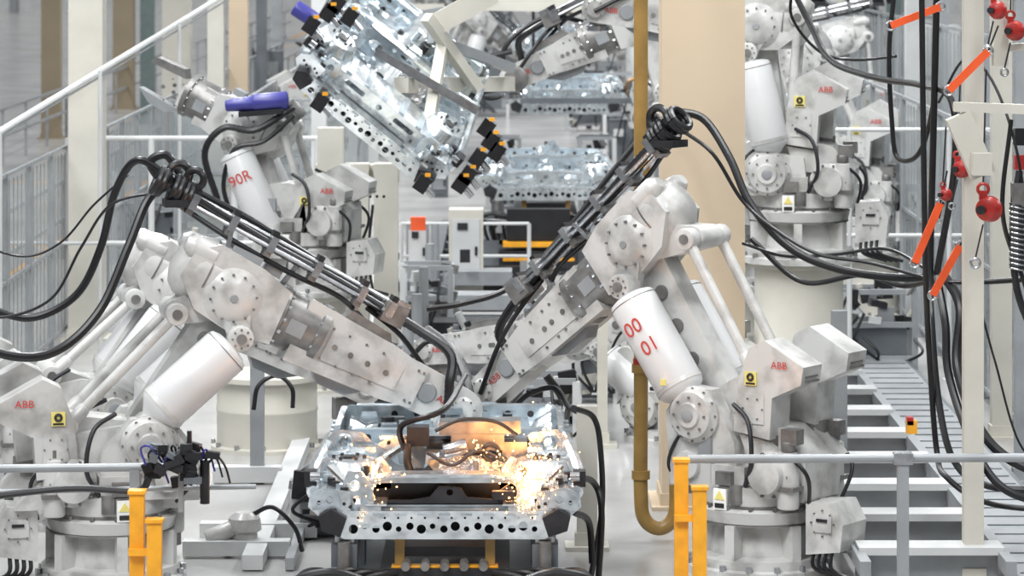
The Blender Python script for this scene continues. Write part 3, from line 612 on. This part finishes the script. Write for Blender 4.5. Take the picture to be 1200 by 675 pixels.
# front handrails
b=B(); s=186
b.cyl(at(806,538,s),at(1260,536,s),.028,LGR,n=12)
t=at(1058,537,s); b.box((t.x,t.y,t.z/2),(.07,.07,t.z),LGR,.008); b.box((t.x,t.y,.01),(.2,.2,.02),LGR); b.box(t,(.12,.09,.07),STL,.01)
t=at(1262,537,s); b.box((t.x,t.y,t.z/2),(.07,.07,t.z),LGR,.008)
b.done('guard_rail')
b=B(); s=192
b.cyl(at(-80,550,s),at(215,547,s),.026,LGR,n=12); b.cyl(at(-80,578,s),at(300,570,s),.016,LGR,n=12); 
for px in(-78,158): t=at(px,550,s); b.box((t.x,t.y,t.z/2),(.06,.06,t.z),LGR,.008)
b.tube([at(-60,590,195),at(20,578,195),at(90,572,195),at(160,575,195),at(175,560,195)],.022,BLK)
b.done('guard_rail')
def bollard(px,yt,s,w=.085):
    b=B(); t=at(px,yt,s)
    for dx,dz in((-.055,0),(.055,-.16)):
        z=t.z+dz; b.box((t.x+dx,t.y-dx*.6,z/2),(w,w,z),YEL,.012); b.box((t.x+dx,t.y-dx*.6,z),(w+.02,w+.02,.02),YEL,.005)
    b.box((t.x,t.y,.01),(.3,.25,.02),YEL)
    b.box((t.x+.0,t.y-.03,t.z-.35),(.2,.04,.04),YEL,.005); b.done('safety_bollard')
bollard(809,540,189); bollard(171,577,197)
# valve cluster
b=B(); s=194
for i in range(34):
    p=at(random.gauss(212,19),random.gauss(546,11),s+random.uniform(-1,1)); b.box(p,(random.uniform(.04,.12),.06,random.uniform(.03,.08)),random.choice([DRK,BLK,DRK,MGR]),.006,rotY(random.uniform(-.6,.6)))
for i in range(12):
    p=at(190+i*5,542,s); q2=at(165+i*9,526+7*(i%4),s); b.tube([p,(p+q2)/2+V((0,-.05,.06)),q2,q2+V((.03,0,-.1))],.007,BLK if i%3 else BLU,6)
b.bar(at(212,552,s),at(212,600,s),.03,.03,LGR); b.cyl(at(240,540,s),at(240,590,s),.03,DRK)
b.cyl(at(222,505,s),at(222,545,s),.015,DRK)
b.done('pneumatic_valve_block')
# ---------------------------------------------------------------- loose cables
def cable(name,ls):
    b=B()
    for pts,r in ls: b.tube([at(*p) for p in pts],r,BLK,10,10,ribs=.0)
    b.done(name)
cable('hanging_cable',[
 ([(196,205,172),(160,188,172),(135,225,171),(118,290,170),(90,345,170),(40,372,170),(-10,362,170),(-80,330,170)],.027),
 ([(205,215,173),(175,232,174),(150,290,175),(118,362,176),(72,408,177),(20,418,178),(-60,395,178)],.031),
 ([(185,225,172),(130,240,172),(95,290,171),(60,350,171),(0,372,171),(-60,360,171)],.010),
 ([(150,205,171),(110,240,170),(70,285,170),(20,300,170),(-60,270,170)],.008),
 ([(188,200,172),(230,225,173),(300,262,173),(390,318,172),(470,362,171)],.028),
 ([(188,212,172),(176,190,172),(195,182,172),(212,205,172)],.03)])
cable('hanging_cable',[
 ([(790,130,160),(825,140,160),(855,185,161),(880,240,162),(925,290,163),(985,316,164),(1060,326,165),(1098,322,166)],.030),
 ([(795,150,161),(835,180,162),(870,235,162),(910,270,163),(960,298,164),(1020,308,165),(1100,330,166)],.014),
 ([(870,285,160),(920,300,161),(980,298,162),(1040,292,163),(1090,318,166)],.012),
 ([(880,280,160),(940,330,161),(1010,322,162),(1060,335,163),(1100,325,166)],.02),
 ([(760,150,160),(715,205,160),(660,275,160),(600,335,160),(545,355,160),(500,362,160)],.022)])
cable('hanging_cable',[
 ([(925,-20,150),(950,30,152),(975,72,155),(1030,92,160),(1080,100,165),(1115,118,170),(1118,200,170),(1098,320,168)],.024),
 ([(1048,-10,160),(1042,60,160),(1045,140,160),(1052,185,160),(1078,178,162),(1095,110,163),(1098,0,163)],.018),
 ([(1098,-20,168),(1094,150,168),(1090,320,168),(1092,380,170),(1100,470,172),(1118,540,174),(1160,570,176),(1260,575,178)],.024),
 ([(1080,-20,172),(1082,150,172),(1085,330,172),(1090,430,172),(1098,530,172),(1110,560,174),(1160,590,176),(1260,600,178)],.02),
 ([(1105,320,170),(1125,360,172),(1122,430,173),(1150,505,176),(1195,545,178),(1260,560,178)],.034),
 ([(1098,325,170),(1108,380,172),(1112,440,173),(1140,520,176),(1180,575,178),(1260,595,178)],.028),
 ([(1085,330,165),(1160,330,168),(1260,322,170)],.02),
 ([(1185,140,172),(1175,250,172),(1200,330,172),(1230,420,172)],.016),
 ([(1100,120,165),(1130,70,168),(1160,90,170),(1190,170,172),(1210,300,172)],.010),
 ([(1110,330,171),(1140,340,172),(1165,420,172),(1195,520,172),(1240,560,172)],.008),
 ([(930,-20,150),(928,20,150),(960,60,150),(1000,70,150),(1050,66,152)],.012)])
cable('floor_hose',[([(560,470,150),(540,420,148),(505,400,148),(480,420,148)],.02),([(672,478,176),(696,490,174),(704,530,174),(705,600,174),(690,690,176)],.020),([(672,560,182),(695,565,178),(705,600,178),(700,700,178)],.022),([(672,600,184),(690,612,182),(694,660,182)],.022),([(297,480,151),(303,452,151),(325,440,150),(342,455,150),(343,478,150)],.018),([(640,440,160),(660,470,160),(655,500,162)],.03),([(600,480,166),(620,462,165),(650,455,165),(668,480,166)],.02)])
# tool balancers
def balancer(px,py,s,k=1.):
    b=B(); c=at(px,py,s)
    b.lathe(c-V((0,.06*k,0)),V((.7,1,0)),[(0,.04*k),(.01,.07*k),(.05*k,.085*k),(.07*k,.06*k),(.09*k,.085*k),(.12*k,.07*k),(.13*k,.04*k)],RED,20)
    b.cyl(c-V((.03,.09*k,0)),c+V((.03,.09*k,0)),.03*k,DRK); b.ring(c+V((0,0,.13*k)),(0,1,0),.035*k,.011*k,RED,12); b.box(c+V((0,0,.09*k)),(.05*k,.05*k,.06*k),RED,.01)
    b.cyl(c+V((0,0,.16*k)),c+V((.02,0,.9*k)),.006,DRK,n=6); b.cyl(c-V((0,0,.1*k)),c-V((.05*k,0,.32*k)),.006,DRK,n=6); b.ring(c-V((.05*k,0,.35*k)),(0,1,0),.03*k,.01*k,STL,10)
    b.done('tool_balancer')
balancer(1152,245,181,1.0); balancer(1122,198,178,.7); balancer(1184,36,174,.8); balancer(1164,12,182,.7); balancer(1105,228,176,.5)
b=B()
for p0,p1 in(((1102,238,176),(1072,308,176)),((1125,288,176),(1093,346,176)),((1102,8,170),(1044,30,170)),((1158,60,182),(1112,106,182))):
    b.bar(at(*p0),at(*p1),.02,.05,ORG,.004); 
    for p in(p0,p1): b.ring(at(*p),(0,1,0),.03,.008,STL,10)
b.tube([at(1158,60,182),at(1170,30,182)],.006,DRK,6); b.tube([at(1102,238,176),at(1110,200,176)],.006,DRK,6); b.tube([at(1125,288,176),at(1140,255,176)],.006,DRK,6)
b.done('lifting_strap')
b=B(); b.bar(at(1122,135,184),at(1152,205,184),.12,.16,CRM,.01); b.bar(at(1118,125,184),at(1200,128,184),.1,.06,CRM,.01); b.box(at(1150,192,185),(.12,.12,.14),CRM,.02); b.bar(at(1130,60,173),at(1260,50,173),.08,.05,CRM,.01); b.box(at(1172,25,173),(.1,.1,.6),CRM,.01)
b.box(at(1195,160,168),(.08,.1,.12),BLK,.01); b.box(at(1195,190,168),(.08,.1,.1),RED,.01)
b.done('balancer_support_arm')
b=B(); 
for i in range(26):
    p=at(1192,240+i*3.0,172); b.ring(p,(.2,0,1),.05,.008,STL if i%2 else BLK,8)
b.tube([at(1195,200,172),at(1188,250,172),at(1192,340,172),at(1225,420,172)],.025,DRK); b.box(at(1194,228,172),(.10,.1,.16),GRY,.02); b.done('coiled_air_hose')
# right hand walkway and steps
b=B()
b.box((3.55,30,.12),(.55,22,.05),LGR,.01); b.box((3.28,30,.07),(.05,22,.14),LGR); b.box((3.84,30,.07),(.05,22,.14),MGR)
for i in range(60): b.box((3.55,20+i*.36,.148),(.5,.02,.008),MGR)
b.done('maintenance_walkway')
b=B()
for i in range(8):
    y=22.5+i*1.3; b.box((2.75,y,.25),(.95,.28,.05),PWH,.01); b.box((2.75,y,.12),(.9,.06,.24),LGR,.01); b.box((2.3,y,.13),(.06,.2,.26),MGR); b.box((2.6,y+.4,.08),(.3,.2,.16),DRK,.02)
b.box((2.28,27,.20),(.07,10,.10),LGR,.01); b.box((3.22,27,.20),(.07,10,.10),LGR,.01)
b.box(at(1068,500,150),(.08,.1,.10),YEL,.02); b.box(at(1066,493,150),(.05,.1,.06),RED,.01)
b.done('steel_platform')
# low floor beams left
b=B()
for (x0,x1,y,s,hh) in((235,372,620,165,.10),(215,340,640,170,.10),(250,330,560,150,.12),(0,60,560,150,.1),(340,372,600,160,.25)):
    p0=at(x0,y,s);p1=at(x1,y,s); b.box(((p0.x+p1.x)/2,p0.y,hh/2+.02),(p1.x-p0.x,.14,hh),PWH,.01)
b.box((-1.75,26,.06),(.14,6,.10),PWH,.01); b.box((-1.5,26,.05),(.06,6,.08),LGR,.01)
b.done('floor_beam')
b=B(); p=V((-1.85,23.6,0))
b.lathe(p,(0,0,1),[(0,.14),(.03,.14),(.04,.10),(.16,.09),(.18,.12),(.26,.11),(.30,.06)],WHT,20); b.cyl(p+V((-.05,-.02,.2)),p+V((-.26,-.05,.12)),.06,WHT,b=.015); b.bolts(p+V((0,0,.03)),(0,0,1),.12,GRY,8,.01)
b.tube([p+V((.05,0,.28)),p+V((.2,-.05,.34)),p+V((.35,-.05,.2)),p+V((.4,0,.03))],.016,BLK); b.done('cable_gland_unit')
col('equipment_post',293,309,150,LGR,1.25,.1,False); col('equipment_post',975,993,150,LGR,1.35,.1,False); col('equipment_post',700,712,140,CRM,1.5,.08); col('equipment_post',676,700,168,CRM,1.0,.12)
# transfer line along the cell
b=B()
for x in(-.95,.15): b.box((x,36,.12),(.10,26,.14),MGR,.01)
for i in range(24): b.box((-.4,24+i*1.1,.10),(1.2,.12,.08),DRK if i%2 else MGR,.01)
for i in range(6): b.box((-.4,27+i*2.6,.28),(.8,.5,.16),random.choice([STL,DRK,LGR]),.02); b.cyl((-.9,27+i*2.6,.2),(-.9,27+i*2.6,.9),.05,LGR)
b.done('transfer_line')
b=B()
for i in range(6):
    y=46+i*9
    for x in(-2.6,2.9): b.box((x,y,2.6),(.2,.2,5.2),PWH,.01)
    b.box((.15,y,4.9),(5.7,.2,.25),PWH,.01)
b.done('portal_frame')
b=B(); b.tube([at(625,0,88),at(625,100,88)],.02,DRK); b.bar(at(560,5,90),at(760,8,90),.2,.16,CRM,.01); b.bar(at(450,25,95),at(560,5,95),.1,.1,LGR,.01); b.bar(at(610,118,82),at(740,118,82),.1,.08,MGR,.01); b.done('overhead_beam')
for (px0,px1,yt,s,m) in((290,330,60,60,MGR),(940,1000,0,56,LGR),(1010,1060,40,62,MGR),(1080,1125,30,70,PWH),(700,740,20,40,LGR),(560,600,0,42,MGR),(1000,1030,180,80,GRN),(480,520,5,50,CRM),(420,450,0,44,MGR)):
    b=B(); cab(b,px0,px1,yt,s,m,.6); b.done('control_cabinet')
b=B()
for X in(-5.9,-9.4):
    for z in(.55,1.05): b.box((X,90,z),(.05,110,.05),LGR)
    for i in range(36): b.box((X,36+i*3,.53),(.05,.05,1.06),LGR)
b.done('corridor_guard_rail')
# ---------------------------------------------------------------- light
sc=bpy.context.scene
sc.view_settings.view_transform='Standard'
w=bpy.data.worlds.new('world'); sc.world=w; w.use_nodes=True
nt=w.node_tree; bg=nt.nodes['Background']; tc=nt.nodes.new('ShaderNodeTexCoord'); sp=nt.nodes.new('ShaderNodeSeparateXYZ'); rp=nt.nodes.new('ShaderNodeValToRGB')
nt.links.new(tc.outputs['Generated'],sp.inputs[0]); nt.links.new(sp.outputs['Z'],rp.inputs['Fac'])
rp.color_ramp.elements[0].color=(.09,.10,.11,1); rp.color_ramp.elements[0].position=0; rp.color_ramp.elements[1].color=(.98,1,1,1); rp.color_ramp.elements[1].position=.75
e=rp.color_ramp.elements.new(.25); e.color=(.32,.35,.38,1)
nt.links.new(rp.outputs['Color'],bg.inputs['Color']); bg.inputs['Strength'].default_value=.66
def area(x,y,z,sx,sy,e,c=(.97,.99,1)):
    l=bpy.data.lights.new('overhead_fill_light','AREA'); l.shape='RECTANGLE'; l.size=sx; l.size_y=sy; l.energy=e; l.color=c  # unseen overhead area lights, added for reflections and highlights on metal
    o=bpy.data.objects.new('overhead_fill_light',l); o.location=(x,y,z); sc.collection.objects.link(o)
for y in(15,24,32,42,56,74,100):
    for x in(-4,3.5): area(x,y,8.5,.8,4,430 if y<40 else 560)
sl=bpy.data.lights.new('shaping_sun','SUN'); sl.energy=1.45; sl.angle=.3; so=bpy.data.objects.new('shaping_sun',sl); so.rotation_euler=(math.radians(32),math.radians(-25),0); so.location=(0,10,12); sc.collection.objects.link(so)  # soft sun added to give the light direction and shape; no skylight built
cam=bpy.data.cameras.new('camera'); co=bpy.data.objects.new('camera',cam); co.location=(0,0,H); co.rotation_euler=(math.pi/2,0,0); cam.lens=F/1200*36; cam.sensor_width=36; cam.shift_y=-(337.5-YH)/1200; cam.clip_end=400
cam.dof.use_dof=True; cam.dof.focus_distance=22.5; cam.dof.aperture_fstop=4.0
sc.collection.objects.link(co); sc.camera=co
